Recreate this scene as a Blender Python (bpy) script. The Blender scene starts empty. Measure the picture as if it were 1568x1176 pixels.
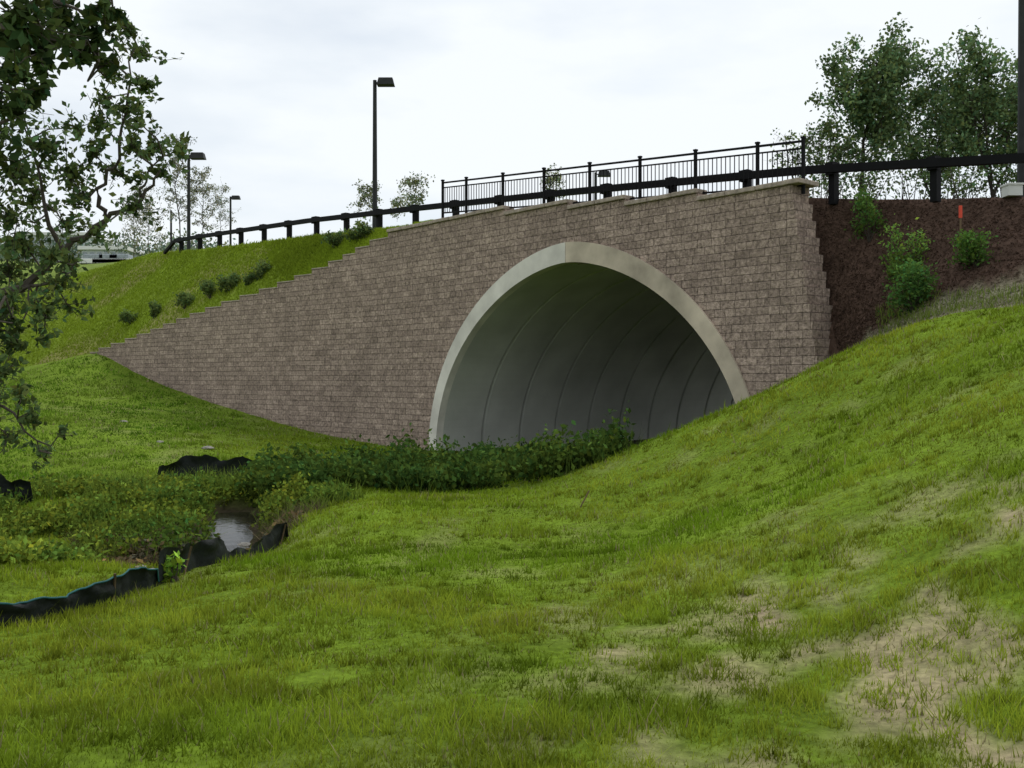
import bpy, math, numpy as np
from mathutils import Vector
rng=np.random.default_rng(7)
W,H,F,CX,YH,E=1568.,1176.,1524.,784.,580.,2.35
def P(px,py,d): return np.array([(px-CX)/F*d,d,E+(YH-py)/F*d])
def topx(x,y): return CX+F*x/y
C=np.array([1.52,27.6]);R=np.array([.642,-.766]);N=np.array([-.766,-.642])
def ST(s,t,z=None):
    p=C+R*s+N*t
    return p if z is None else np.array([p[0],p[1],z])
# ---------- scene / camera
sc=bpy.context.scene
cam=bpy.data.cameras.new("camera");co=bpy.data.objects.new("camera",cam);sc.collection.objects.link(co)
cam.sensor_width=36;cam.lens=F/W*36;co.location=(0,0,E);co.rotation_euler=(math.radians(90),0,0)
cam.shift_y=(YH-588)/W;cam.clip_end=6000;sc.camera=co
sc.view_settings.view_transform='Standard';sc.view_settings.look='None';sc.view_settings.exposure=0
# ---------- noise
def vn(x,y,seed=0):
    xi=np.floor(x).astype(np.int64);yi=np.floor(y).astype(np.int64);fx=x-xi;fy=y-yi
    def h(a,b):
        n=(a*374761393+b*668265263+seed*974634777)&0x7fffffff
        n=((n^(n>>13))*1274126177)&0x7fffffff
        return ((n^(n>>16))&0xffff)/65535.
    fx=fx*fx*(3-2*fx);fy=fy*fy*(3-2*fy)
    return (h(xi,yi)*(1-fx)+h(xi+1,yi)*fx)*(1-fy)+(h(xi,yi+1)*(1-fx)+h(xi+1,yi+1)*fx)*fy
def fbm(x,y,seed=0,o=4):
    r=0;a=.5;t=0
    for i in range(o):
        r=r+a*vn(x*2**i,y*2**i,seed+i);t+=a;a*=.5
    return r/t
# ---------- materials
def newmat(name):
    m=bpy.data.materials.new(name);m.use_nodes=True;nt=m.node_tree;nt.nodes.clear()
    o=nt.nodes.new('ShaderNodeOutputMaterial');return m,nt,o
def L(nt,a,b): nt.links.new(a,b)
def mat_simple(name,col,rough=.8,metal=0,nscale=4,nv=.25,bump=.0,bscale=20,spec=.3):
    m,nt,o=newmat(name);b=nt.nodes.new('ShaderNodeBsdfPrincipled')
    b.inputs['Roughness'].default_value=rough;b.inputs['Metallic'].default_value=metal
    b.inputs['Specular IOR Level'].default_value=spec
    tc=nt.nodes.new('ShaderNodeTexCoord');n=nt.nodes.new('ShaderNodeTexNoise');n.inputs['Scale'].default_value=nscale;n.inputs['Detail'].default_value=6
    L(nt,tc.outputs['Object'],n.inputs['Vector'])
    r=nt.nodes.new('ShaderNodeMapRange');r.inputs[3].default_value=1-nv;r.inputs[4].default_value=1+nv
    r.inputs[1].default_value=.3;r.inputs[2].default_value=.7
    L(nt,n.outputs[0],r.inputs[0])
    mx=nt.nodes.new('ShaderNodeVectorMath');mx.operation='SCALE';mx.inputs[0].default_value=col[:3]
    L(nt,r.outputs[0],mx.inputs['Scale']);L(nt,mx.outputs[0],b.inputs['Base Color'])
    if bump>0:
        n2=nt.nodes.new('ShaderNodeTexNoise');n2.inputs['Scale'].default_value=bscale;n2.inputs['Detail'].default_value=5
        L(nt,tc.outputs['Object'],n2.inputs['Vector'])
        bp=nt.nodes.new('ShaderNodeBump');bp.inputs['Strength'].default_value=bump;bp.inputs['Distance'].default_value=.05
        L(nt,n2.outputs[0],bp.inputs['Height']);L(nt,bp.outputs[0],b.inputs['Normal'])
    L(nt,b.outputs[0],o.inputs[0]);return m
def mat_leaf(name,trans=.35):
    m,nt,o=newmat(name);a=nt.nodes.new('ShaderNodeAttribute');a.attribute_name='Col'
    d=nt.nodes.new('ShaderNodeBsdfDiffuse');t=nt.nodes.new('ShaderNodeBsdfTranslucent');mx=nt.nodes.new('ShaderNodeMixShader')
    mx.inputs[0].default_value=trans
    L(nt,a.outputs['Color'],d.inputs[0]);L(nt,a.outputs['Color'],t.inputs[0]);L(nt,d.outputs[0],mx.inputs[1]);L(nt,t.outputs[0],mx.inputs[2])
    L(nt,mx.outputs[0],o.inputs[0]);return m
def mat_terrain(name,s1=1.2,s2=14,bump=.5):
    m,nt,o=newmat(name);a=nt.nodes.new('ShaderNodeAttribute');a.attribute_name='Col'
    tc=nt.nodes.new('ShaderNodeTexCoord');b=nt.nodes.new('ShaderNodeBsdfPrincipled');b.inputs['Roughness'].default_value=1;b.inputs['Specular IOR Level'].default_value=.05
    f=None
    for s,lo,hi in((s1,.78,1.22),(s2,.6,1.4)):
        n=nt.nodes.new('ShaderNodeTexNoise');n.inputs['Scale'].default_value=s;n.inputs['Detail'].default_value=7;n.inputs['Roughness'].default_value=.65
        L(nt,tc.outputs['Object'],n.inputs['Vector'])
        r=nt.nodes.new('ShaderNodeMapRange');r.inputs[1].default_value=.3;r.inputs[2].default_value=.7;r.inputs[3].default_value=lo;r.inputs[4].default_value=hi
        L(nt,n.outputs[0],r.inputs[0])
        v=nt.nodes.new('ShaderNodeVectorMath');v.operation='SCALE'
        L(nt,(a.outputs['Color'] if f is None else f),v.inputs[0]);L(nt,r.outputs[0],v.inputs['Scale']);f=v.outputs[0];last=n
    L(nt,f,b.inputs['Base Color'])
    bp=nt.nodes.new('ShaderNodeBump');bp.inputs['Strength'].default_value=bump;bp.inputs['Distance'].default_value=.06
    L(nt,last.outputs[0],bp.inputs['Height']);L(nt,bp.outputs[0],b.inputs['Normal']);L(nt,b.outputs[0],o.inputs[0]);return m
RH=.19
def mat_block():
    m,nt,o=newmat('split_face_block');b=nt.nodes.new('ShaderNodeBsdfPrincipled');b.inputs['Roughness'].default_value=.95;b.inputs['Specular IOR Level'].default_value=.1
    uv=nt.nodes.new('ShaderNodeUVMap');uv.uv_map='UVMap'
    br=nt.nodes.new('ShaderNodeTexBrick');br.inputs['Scale'].default_value=1;br.inputs['Brick Width'].default_value=.42;br.inputs['Row Height'].default_value=RH
    br.offset=.37;br.offset_frequency=3;br.squash=.72;br.squash_frequency=2
    br.inputs['Mortar Size'].default_value=.010;br.inputs['Mortar Smooth'].default_value=1.;br.inputs['Bias'].default_value=0
    br.inputs['Color1'].default_value=(.42,.322,.265,1);br.inputs['Color2'].default_value=(.30,.228,.188,1);br.inputs['Mortar'].default_value=(.235,.178,.148,1)
    L(nt,uv.outputs[0],br.inputs['Vector'])
    tc=nt.nodes.new('ShaderNodeTexCoord')
    f=br.outputs['Color']
    for s,lo,hi in((.3,.86,1.14),(2.2,.82,1.18),(12,.5,1.5)):
        n=nt.nodes.new('ShaderNodeTexNoise');n.inputs['Scale'].default_value=s;n.inputs['Detail'].default_value=6;n.inputs['Roughness'].default_value=.65
        L(nt,tc.outputs['Object'],n.inputs['Vector'])
        r=nt.nodes.new('ShaderNodeMapRange');r.inputs[1].default_value=.3;r.inputs[2].default_value=.7;r.inputs[3].default_value=lo;r.inputs[4].default_value=hi
        L(nt,n.outputs[0],r.inputs[0]);v=nt.nodes.new('ShaderNodeVectorMath');v.operation='SCALE'
        L(nt,f,v.inputs[0]);L(nt,r.outputs[0],v.inputs['Scale']);f=v.outputs[0]
    L(nt,f,b.inputs['Base Color'])
    ad=nt.nodes.new('ShaderNodeMath');ad.operation='MULTIPLY_ADD';ad.inputs[1].default_value=-.5
    L(nt,br.outputs['Fac'],ad.inputs[0]);L(nt,n.outputs[0],ad.inputs[2])
    bp=nt.nodes.new('ShaderNodeBump');bp.inputs['Strength'].default_value=1.;bp.inputs['Distance'].default_value=.08
    L(nt,ad.outputs[0],bp.inputs['Height']);L(nt,bp.outputs[0],b.inputs['Normal']);L(nt,b.outputs[0],o.inputs[0]);return m
M_leaf=mat_leaf('foliage');M_grass=mat_leaf('grass_blades',.35)
M_bark=mat_simple('bark',(.06,.05,.04),.9,nscale=12,bump=.4)
M_black=mat_simple('black_painted_steel',(.006,.006,.007),.7,spec=.12)
M_pole=mat_simple('dark_bronze_pole',(.02,.022,.021),.6,spec=.25)
M_block=mat_block()
M_ter=mat_terrain('grassy_soil')
M_bank=mat_terrain('bank_soil',1.5,9,.9)
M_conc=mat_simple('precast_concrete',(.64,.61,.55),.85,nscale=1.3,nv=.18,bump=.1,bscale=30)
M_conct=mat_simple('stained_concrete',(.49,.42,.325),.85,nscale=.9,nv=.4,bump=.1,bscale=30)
M_tun=mat_simple('tunnel_concrete',(.49,.50,.455),.8,nscale=.6,nv=.16,bump=.08,bscale=20)
M_cap=mat_simple('coping_block',(.34,.28,.23),.95,nscale=7,nv=.3,bump=.5)
M_asph=mat_simple('asphalt',(.05,.05,.05),.9,nscale=20)
M_silt=mat_simple('silt_fence_fabric',(.014,.017,.017),.6,nscale=5,nv=.4,bump=.5,bscale=9,spec=.2)
M_wood=mat_simple('stake_wood',(.16,.11,.065),.9)
M_teal=mat_simple('teal_rope',(.02,.10,.11),.7)
M_white=mat_simple('white_paint',(.7,.7,.68),.6,nv=.05)
M_glass=mat_simple('hazed_window_glass',(.25,.28,.31),.3,spec=.5)  # pane colour lifted to carry distance haze on the far buildings
M_pink=mat_simple('orange_flagging',(.75,.09,.05),.7,nv=.05)
M_wall2=mat_simple('hazed_painted_wall',(.5,.53,.55),.8,nv=.05)  # distance haze put into the wall colour by lightening it
M_rock=mat_simple('stone',(.3,.28,.25),.9,nscale=10,bump=.4)
M_water=mat_simple('muddy_water',(.02,.018,.012),.15,nscale=3,nv=.3,bump=.15,bscale=6,spec=.4)
# ---------- mesh builder (quads)
class MB:
    def __init__(s): s.v=[];s.f=[];s.m=[];s.c=[];s.n=0
    def add(s,v,f,mat=0,col=(.1,.1,.1)):
        v=np.asarray(v,float).reshape(-1,3);f=np.asarray(f,int);k=len(v)
        s.v.append(v);s.f.append(f+s.n);s.m.append(np.full(len(f),mat));c=np.asarray(col,float)
        s.c.append(np.tile(c[:3],(k,1)) if c.ndim==1 else c);s.n+=k
    def box(s,c,sz,mat=0,rot=0,col=(.1,.1,.1)):
        c=np.asarray(c,float);hx,hy,hz=np.asarray(sz)/2.
        v=np.array([[x,y,z] for z in(-hz,hz) for y in(-hy,hy) for x in(-hx,hx)])
        cr,sr=math.cos(rot),math.sin(rot);v=np.stack([v[:,0]*cr-v[:,1]*sr,v[:,0]*sr+v[:,1]*cr,v[:,2]],1)+c
        s.add(v,[[0,2,3,1],[4,5,7,6],[0,1,5,4],[2,6,7,3],[0,4,6,2],[1,3,7,5]],mat,col)
    def tube(s,pts,rad,mat=0,k=6,col=(.1,.1,.1)):
        pts=np.asarray(pts,float);n=len(pts);rad=np.broadcast_to(rad,(n,));V=[]
        for i in range(n):
            d=pts[min(i+1,n-1)]-pts[max(i-1,0)];d=d/(np.linalg.norm(d)+1e-9)
            a=np.cross(d,[0,0,1.]) if abs(d[2])<.95 else np.cross(d,[0,1.,0]);a/=np.linalg.norm(a);b=np.cross(a,d)
            for j in range(k):
                t=2*math.pi*(j+.5)/k;V.append(pts[i]+rad[i]*(math.cos(t)*a+math.sin(t)*b))
        Fq=[[i*k+j,i*k+(j+1)%k,(i+1)*k+(j+1)%k,(i+1)*k+j] for i in range(n-1) for j in range(k)]
        if k==4: Fq+= [[0,1,2,3],[(n-1)*4+3,(n-1)*4+2,(n-1)*4+1,(n-1)*4]]
        s.add(V,Fq,mat,col)
    def leaves(s,c,size,cols,mat=0,asp=.55):
        c=np.asarray(c,float);n=len(c);size=np.broadcast_to(size,(n,))
        a=rng.normal(size=(n,3));a/=np.linalg.norm(a,axis=1)[:,None]
        b=rng.normal(size=(n,3));b-=a*(a*b).sum(1)[:,None];b/=np.linalg.norm(b,axis=1)[:,None]
        A=a*size[:,None]*.5;B=b*size[:,None]*.5*asp
        V=np.stack([c-A,c-B+A*.1,c+A,c+B+A*.1],1).reshape(-1,3)
        s.add(V,np.arange(4*n).reshape(n,4),mat,np.repeat(cols,4,axis=0))
    def obj(s,name,mats,smooth=False):
        v=np.concatenate(s.v);f=np.concatenate(s.f);me=bpy.data.meshes.new(name)
        me.from_pydata(v,[],f.tolist())
        me.polygons.foreach_set('material_index',np.concatenate(s.m).astype(np.int32))
        a=me.color_attributes.new('Col','FLOAT_COLOR','POINT');c=np.concatenate([np.concatenate(s.c),np.ones((len(v),1))],1)
        a.data.foreach_set('color',c.ravel())
        if smooth: me.polygons.foreach_set('use_smooth',np.ones(len(f),bool))
        for m in mats: me.materials.append(m)
        me.update();o=bpy.data.objects.new(name,me);sc.collection.objects.link(o);return o
def jit(base,n,v=.25,hue=.12):
    base=np.asarray(base,float);k=np.clip(1+rng.normal(size=(n,1))*v,.35,2);h=rng.normal(size=(n,1))*hue
    return np.clip(base*k*np.concatenate([1+h,np.ones((n,1)),1-h],1),0.002,1)
# ---------- wall path
q=-8.;p=ST(-8,0);pts=[];a0=math.atan2(.766,-.642);a1=math.atan2(14.3,-16.7);ang=a0
ql=[];
while q>-75:
    pts.append(p.copy());ql.append(q);w=min(1,(-8-q)/4.);ang=a0+(a1-a0)*w
    p=p+.1*np.array([math.cos(ang),math.sin(ang)]);q-=.1
ql=np.array(ql[::-1]);pl=np.array(pts[::-1])
qr=np.arange(-7.9,45,.1);pr=np.array([ST(a,0) for a in qr])
QQ=np.concatenate([ql,qr]);PP=np.concatenate([pl,pr])
def path(q): return np.array([np.interp(q,QQ,PP[:,0]),np.interp(q,QQ,PP[:,1])])
def pnorm(q):
    d=path(q+.05)-path(q-.05);d/=np.linalg.norm(d);return np.array([d[1],-d[0]])*1.0
vis=(PP[:,1]>17)
QV=QQ[vis];PX=topx(PP[vis,0],PP[vis,1])
def q_at(px): return np.interp(px,PX,QV)
TOPX=[60,140,200,300,430,500,560,600,640,700,760,868,1000,1100,1205,1300]
TOPY=[560,541,520,481,436,408,377,358,346,334,326,316,307,299,290,283]
def ztop(q):
    x,y=path(q);px=topx(x,y);return E+(YH-np.interp(px,TOPX,TOPY))/F*y
def wallpt(px,back=.3,dz=-.05):
    q=q_at(px);p=path(q)-pnorm(q)*back;return np.array([p[0],p[1],ztop(q)+dz])
# ---------- ground control
cp=[]
def G(px,py,d): cp.append(P(px,py,d))
def Wd(x,y,z): cp.append(np.array([x,y,z]))
for a in [(784,1176,4.1),(784,1000,6.2),(784,900,9),(784,820,13),(700,762,17.5),(600,762,17),(870,752,17),(940,704,18.5),(1020,664,19.3),(1150,615,20),(1290,547,20.8),
 (1345,524,20),(1430,488,18.4),(1568,470,16.8),(1568,600,11),(1568,800,7),(1300,700,12),(1200,900,7.6),(1100,780,12),(1400,620,13.5),(1000,820,12.5),(1568,1100,4.6),
 (470,792,15),(330,862,11.7),(200,925,9.3),(0,965,7.6),(0,1176,4.3),(400,900,9),(300,1050,5.7),(500,1000,6.3),
 (100,762,18),(0,855,12),(250,735,22),(450,725,22.5),(150,690,27),(0,660,29),(60,605,40),(300,680,29),(450,690,30),(0,567,52),(90,551,50),(-200,603,55),(560,748,18.5),(-200,700,26),(-200,620,42),
 (1750,420,15),(2100,380,13),(1900,700,7),(115,556,46.5),(20,585,46),(-80,600,46)]: G(*a)
for px,py in[(140,541),(200,567),(250,590),(320,615),(400,640),(460,656),(520,670),(600,684),(660,693)]:
    q=q_at(px);d=path(q)[1];G(px,py,d)
for a in[(-4.7,13.2,-.35),(-4.0,14.8,-.3),(-6.2,12.4,-.2),(1.5,27.6,0),(0,25,0),(-2.5,24,0),(3,24.5,.02),(5.6,22.4,1.3),(4.2,22.4,.7),(-2,21,-.02),(0,0,.75),(-3,0,.6),(4,0,1.1),(0,-8,.9),(-9,-2,.6),(10,0,2.4),(15,-8,3),(-15,12,.4),(-20,25,.9),(-30,30,1.5),(-30,0,.8),(-40,45,2.2),(4,30,0),(8,33,0)]: Wd(*a)
cp=np.array(cp)
def phi(r): return r*r*np.log(r+1e-9)
n=len(cp);D=np.hypot(cp[:,None,0]-cp[None,:,0],cp[:,None,1]-cp[None,:,1])
A=np.zeros((n+3,n+3));A[:n,:n]=phi(D)+np.eye(n)*.3;A[:n,n]=1;A[:n,n+1:]=cp[:,:2];A[n,:n]=1;A[n+1:,:n]=cp[:,:2].T
sol=np.linalg.solve(A,np.concatenate([cp[:,2],[0,0,0]]))
def rbf(x,y):
    z=np.full(x.shape,sol[n])+sol[n+1]*x+sol[n+2]*y
    for i in range(n): z=z+sol[i]*phi(np.hypot(x-cp[i,0],y-cp[i,1]))
    return z
def sm(a,b,x):
    t=np.clip((x-a)/(b-a),0,1);return t*t*(3-2*t)
SP=PP[::6];SN=np.array([pnorm(a) for a in QQ[::6]])
def sdist(x,y):
    sh=x.shape;x=x.ravel();y=y.ravel();out=np.empty(len(x))
    for k in range(0,len(x),20000):
        dx=x[k:k+20000,None]-SP[None,:,0];dy=y[k:k+20000,None]-SP[None,:,1];i=(dx*dx+dy*dy).argmin(1);r=np.arange(len(i))
        out[k:k+20000]=dx[r,i]*SN[i,0]+dy[r,i]*SN[i,1]
    return out.reshape(sh)
CKX=np.array([-8.5,-6.8,-5.6,-4.9,-4.35,-4.3,-4.8,-5.2]);CKY=np.array([12.2,12.3,12.7,13.5,14.6,15.8,17.2,18.6])
def creekd(x,y):
    d=np.full(x.shape,99.)
    for i in range(len(CKX)-1):
        ax,ay,bx,by=CKX[i],CKY[i],CKX[i+1],CKY[i+1];L2=(bx-ax)**2+(by-ay)**2
        t=np.clip(((x-ax)*(bx-ax)+(y-ay)*(by-ay))/L2,0,1);d=np.minimum(d,np.hypot(x-ax-t*(bx-ax),y-ay-t*(by-ay)))
    return d+(fbm(x*1.5,y*1.5,71)-.5)*.5
def gz(x,y,full=True):
    z=rbf(x,y)
    r=np.hypot(x,y-20);w=sm(45,80,r);z=np.clip(z,-1.5,6)*(1-w)+w*.3
    t=sdist(x,y);z=z*(sm(-1.9,-.7,t))
    z=z+ (fbm(x*.9,y*.9,3)-.5)*.11*(1-w)+(fbm(x*3.5,y*3.5,9,2)-.5)*.045*(1-w)
    z=z-.38*sm(1.0,.25,creekd(x,y))
    return z,t
def creekmask(x,y): return sm(1.0,.45,creekd(x,y))
def bare(x,y):
    b=sm(.60,.72,fbm(x*1.1,y*.8,21,4)*.8+fbm(x*5,y*5,31,2)*.2)
    w=sm(-1.0,2.2,x)*sm(11,4,y)
    return np.clip(b*(.2+.7*w)+w*.95*sm(.50,.60,fbm(x*3.0+3,y*2.4,55,5)),0,1)
NX=640;v=np.linspace(-1,1,NX);xs=12*np.sinh(6.2*v);ys=14+12*np.sinh(6.2*v)
X,Y=np.meshgrid(xs,ys);Z,T=gz(X,Y)
far=sm(16,40,Y)
gcol=np.zeros(X.shape+(3,));g1=np.array([.135,.205,.018]);g2=np.array([.14,.21,.022]);br=np.array([.34,.275,.175])
bm=bare(X,Y)[...,None];gcol[:]=g1;gcol=gcol*(1-far[...,None])+g2*far[...,None]
yl=fbm(X*.25,Y*.25,77,3)[...,None];gcol=gcol*(.75+.5*yl)
gcol=gcol*(1-bm)+br*bm
ck=creekmask(X,Y)[...,None];gcol=gcol*(1-ck)+np.array([.045,.036,.022])*ck
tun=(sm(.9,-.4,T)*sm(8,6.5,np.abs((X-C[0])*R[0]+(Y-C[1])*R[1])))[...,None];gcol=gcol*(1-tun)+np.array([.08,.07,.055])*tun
swl=(np.exp(-(((X+1.3)/3.4)**4+((Y-21.8)/3.0)**4)))[...,None];gcol=gcol*(1-swl)+np.array([.045,.065,.018])*swl
mb=MB();idx=np.arange(NX*NX).reshape(NX,NX)
mb.add(np.stack([X,Y,Z],-1).reshape(-1,3),np.stack([idx[:-1,:-1],idx[:-1,1:],idx[1:,1:],idx[1:,:-1]],-1).reshape(-1,4),0,gcol.reshape(-1,3))
mb.obj('ground',[M_ter],True)
def gz1(x,y): return float(gz(np.array([x],float),np.array([y],float))[0][0])
# muddy water in the ditch
mb=MB();cx_=np.interp(np.linspace(0,7,40),range(8),CKX);cy_=np.interp(np.linspace(0,7,40),range(8),CKY)
zw=np.array([gz1(a,b) for a,b in zip(cx_,cy_)]);zw=np.convolve(np.pad(zw,4,'edge'),np.ones(9)/9,'valid')+.07
dx_=np.gradient(cx_);dy_=np.gradient(cy_);ln_=np.hypot(dx_,dy_);nx_=-dy_/ln_;ny_=dx_/ln_
a_=np.stack([cx_+nx_*.7,cy_+ny_*.7,zw],1);b_=np.stack([cx_-nx_*.7,cy_-ny_*.7,zw],1)
mb.add(np.concatenate([a_,b_]),[[i,i+1,41+i,40+i] for i in range(39)]);mb.obj('creek_water',[M_water])
# ---------- embankment (hill behind walls)
GX=[100,240,290,470,640,868,1230,1568,2000];GY=[388,372,362,335,315,290,255,235,205]
def road(px,off=-.75,t=-1.6):
    u=(px-CX)/F;b=ST(0,t);s=(u*b[1]-b[0])/(R[0]-u*R[1]);p=b+R*s
    return np.array([p[0],p[1],E+(YH-np.interp(px,GX,GY))/F*p[1]+off])
cols=[(P(-700,650,64),P(-700,600,84)),(P(-200,606,54),P(-200,525,72)),(P(0,571,51),P(0,462,66)),(P(90,552,49),P(100,424,63)),(wallpt(140),P(180,402,60)),(wallpt(200),P(240,386,57))]
for a,b in((300,300),(430,400),(500,470),(560,530),(600,590),(640,630)): cols.append((wallpt(a),road(b)))
for a in(670,700,760,820,868,930,1000,1060,1120,1170,1200): cols.append((wallpt(a,.45),road(a)))
nb=len(cols)
cols+=[(ST(7.0,-.75,3.0),road(1225)),(P(1288,550,21.5),road(1246)),(P(1345,522,20.1),road(1330,t=-2.2,off=-.85)),(P(1430,486,18.5),road(1430,t=-2.6,off=-.9)),(P(1568,468,16.9),road(1568,t=-2.6,off=-.9)),(P(1750,417,15.1),road(1740,t=-2.6,off=-.9)),(P(2100,377,13.1),road(1980))]
def resamp(cols,k=8):
    out=[];gi=[]
    for i in range(len(cols)-1):
        for j in range(k):
            u=j/k;out.append((cols[i][0]*(1-u)+cols[i+1][0]*u,cols[i][1]*(1-u)+cols[i+1][1]*u));gi.append(i+u)
    out.append(cols[-1]);gi.append(len(cols)-1.);return out,np.array(gi)
cc,gi=resamp(cols);Fp=np.array([a[0] for a in cc]);Gp=np.array([a[1] for a in cc])
us=np.linspace(0,1,26);backs=[1,3,6,10,14,18.0]
rows=[Fp*(1-u)+Gp*u for u in us]
isr0=(gi>=nb-.3)
for i,r in enumerate(rows):
    u=us[i];k=math.sin(math.pi*u)
    r[:,2]+=(fbm(r[:,0]*.5,r[:,1]*.5,5)-.5)*.5*k+(fbm(r[:,0]*2.5,r[:,1]*2.5,8)-.5)*.12*k
    r[isr0,2]-=.55*k*np.clip(gi[isr0]-nb,0,1)
    r[isr0,2]+=(fbm(r[isr0,0]*3,r[isr0,1]*3,18)-.5)*.25*k
rows[0][:,2]-=.06
for b in backs:
    r=Gp.copy();r[:,0]-=N[0]*b;r[:,1]-=N[1]*b;r[:,2]+=0.02*min(b,3);rows.append(r)
V=np.array(rows);nr,nc=V.shape[:2]
ecol=np.zeros(V.shape);hg=np.array([.19,.26,.028]);ecol[:]=hg
ecol*= (.7+.6*fbm(V[...,0]*.22,V[...,1]*.22,12,4))[...,None]
tan=sm(.58,.72,fbm(V[...,0]*.35,V[...,1]*.6,14,4))[...,None];ecol=ecol*(1-.6*tan)+np.array([.3,.24,.12])*.6*tan
isr=(gi>=nb-6)
mul=np.array([.082,.052,.039]);grv=np.array([.27,.25,.17])
for i in range(nr):
    u=us[i] if i<26 else 1.
    for j in np.where(isr)[0]:
        c=gi[j]-nb
        gl=np.interp(c,[1.3,2.0,3,4,5,6],[0,.12,.28,.52,.6,.6])+ (vn(np.array([c*9]),np.array([u*5]),4)[0]-.5)*.12
        w=float(sm(-.06,.06,np.array(u-gl)));ecol[i,j]=mul*w+grv*(1-w)
mb=MB();idx=np.arange(nr*nc).reshape(nr,nc)
mb.add(V.reshape(-1,3),np.stack([idx[:-1,:-1],idx[:-1,1:],idx[1:,1:],idx[1:,:-1]],-1).reshape(-1,4),0,ecol.reshape(-1,3))
mb.obj('embankment_hill',[M_bank],True)
EV=V.reshape(-1,3)
def ez(x,y): 
    i=np.argmin((EV[:,0]-x)**2+(EV[:,1]-y)**2);return EV[i,2]
def emb_sample(n_,clo,chi,ulo=0,uhi=25):
    ii=rng.uniform(ulo,uhi-1e-6,n_);jj=rng.uniform(np.searchsorted(gi,clo),min(np.searchsorted(gi,chi),nc-1)-1e-6,n_)
    i0=ii.astype(int);j0=jj.astype(int);fi=(ii-i0)[:,None];fj=(jj-j0)[:,None]
    return (V[i0,j0]*(1-fi)+V[i0+1,j0]*fi)*(1-fj)+(V[i0,j0+1]*(1-fi)+V[i0+1,j0+1]*fi)*fj, ecol[i0,j0]
pp,pc=emb_sample(24000,nb+.9,nb+5.2)
mb=MB();kk_=jit((1,1,1),len(pp),.4,.06);mb.leaves(pp+[0,0,.012],rng.uniform(.03,.09,len(pp)),np.clip(pc*kk_*1.15,0,1),0,.35);mb.obj('mulch',[M_leaf])
# road surface
mb=MB();ra=Gp.copy();rb=Gp.copy();ra[:,:2]-=N*2.2;rb[:,:2]-=N*11;ra[:,2]+=.09;rb[:,2]+=.09
k=len(ra);mb.add(np.concatenate([ra,rb]),[[i,i+1,k+i+1,k+i] for i in range(k-1)]);mb.obj('road',[M_asph])
# ---------- arch wall
a_o,H_o,PE=6.55,6.13,1.75
def arch(phi,a,h):
    c=math.cos(phi);return a*abs(c)**(2/PE)*(1 if c>0 else -1),h*math.sin(phi)
def zarch(s): return H_o*max(0,1-min(1,abs(s)/a_o)**PE)**.5
q0=q_at(138);q1=7.2
qs=list(np.arange(q0,q1,.12))+[q1]
tops=[]
for i in range(len(qs)-1):
    z=ztop((qs[i]+qs[i+1])/2);tops.append(math.floor(z/RH+.5)*RH)
mb=MB();uvs=[]
def quad(v,uv):
    mb.add(v,[[0,1,2,3]]);uvs.extend(uv)
th=.35
for i in range(len(qs)-1):
    a,b=qs[i],qs[i+1];z=tops[i]
    def bot(s):
        if abs(s)<a_o: return zarch(s)-.1 if zarch(s)>.3 else -1.2
        return -1.2
    za,zb=bot(a),bot(b)
    pa,pb=path(a),path(b);na,nb_=pnorm(a),pnorm(b)
    quad([[*pa,za],[*pb,zb],[*pb,z],[*pa,z]],[(a,za),(b,zb),(b,z),(a,z)])
    pc,pd=pa-na*th,pb-nb_*th
    quad([[*pa,z],[*pb,z],[*pd,z],[*pc,z]],[(a,z),(b,z),(b,z+th),(a,z+th)])
    quad([[*pc,z-1.5],[*pc,z],[*pd,z],[*pd,z-1.5]],[(a,z-1.5),(a,z),(b,z),(b,z-1.5)])
    zp=tops[i-1] if i else -1.2
    if abs(zp-z)>.01: quad([[*pa,min(z,zp)],[*pc,min(z,zp)],[*pc,max(z,zp)],[*pa,max(z,zp)]],[(a,min(z,zp)),(a+th,min(z,zp)),(a+th,max(z,zp)),(a,max(z,zp))])
zz=-5*RH;kk=0
while zz<6.5:
    qe=7.25+(6.6-zz)*.165+( .012 if kk%2 else -.008)
    th2=.62+(.035 if kk%2 else -.03)+(6.6-zz)*.10
    c=[ST(7.19,.004),ST(qe,.004),ST(qe,-th2),ST(7.19,-th2)]
    for (i,j,ua,ub) in((0,1,7.19,qe),(1,2,qe+.2,qe+.2+th2),(2,3,qe,7.19)):
        quad([[*c[i],zz],[*c[j],zz],[*c[j],zz+RH],[*c[i],zz+RH]],[(ua,zz),(ub,zz),(ub,zz+RH),(ua,zz+RH)])
    quad([[*p,zz+RH] for p in c],[(7.19,zz+.03),(qe,zz+.03),(qe,zz+.12),(7.19,zz+.12)])
    zz+=RH;kk+=1
ztopend=zz
wall=mb.obj('block_retaining_wall',[M_block])
uvl=wall.data.uv_layers.new(name='UVMap');uvl.data.foreach_set('uv',np.array(uvs,float).ravel())
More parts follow.
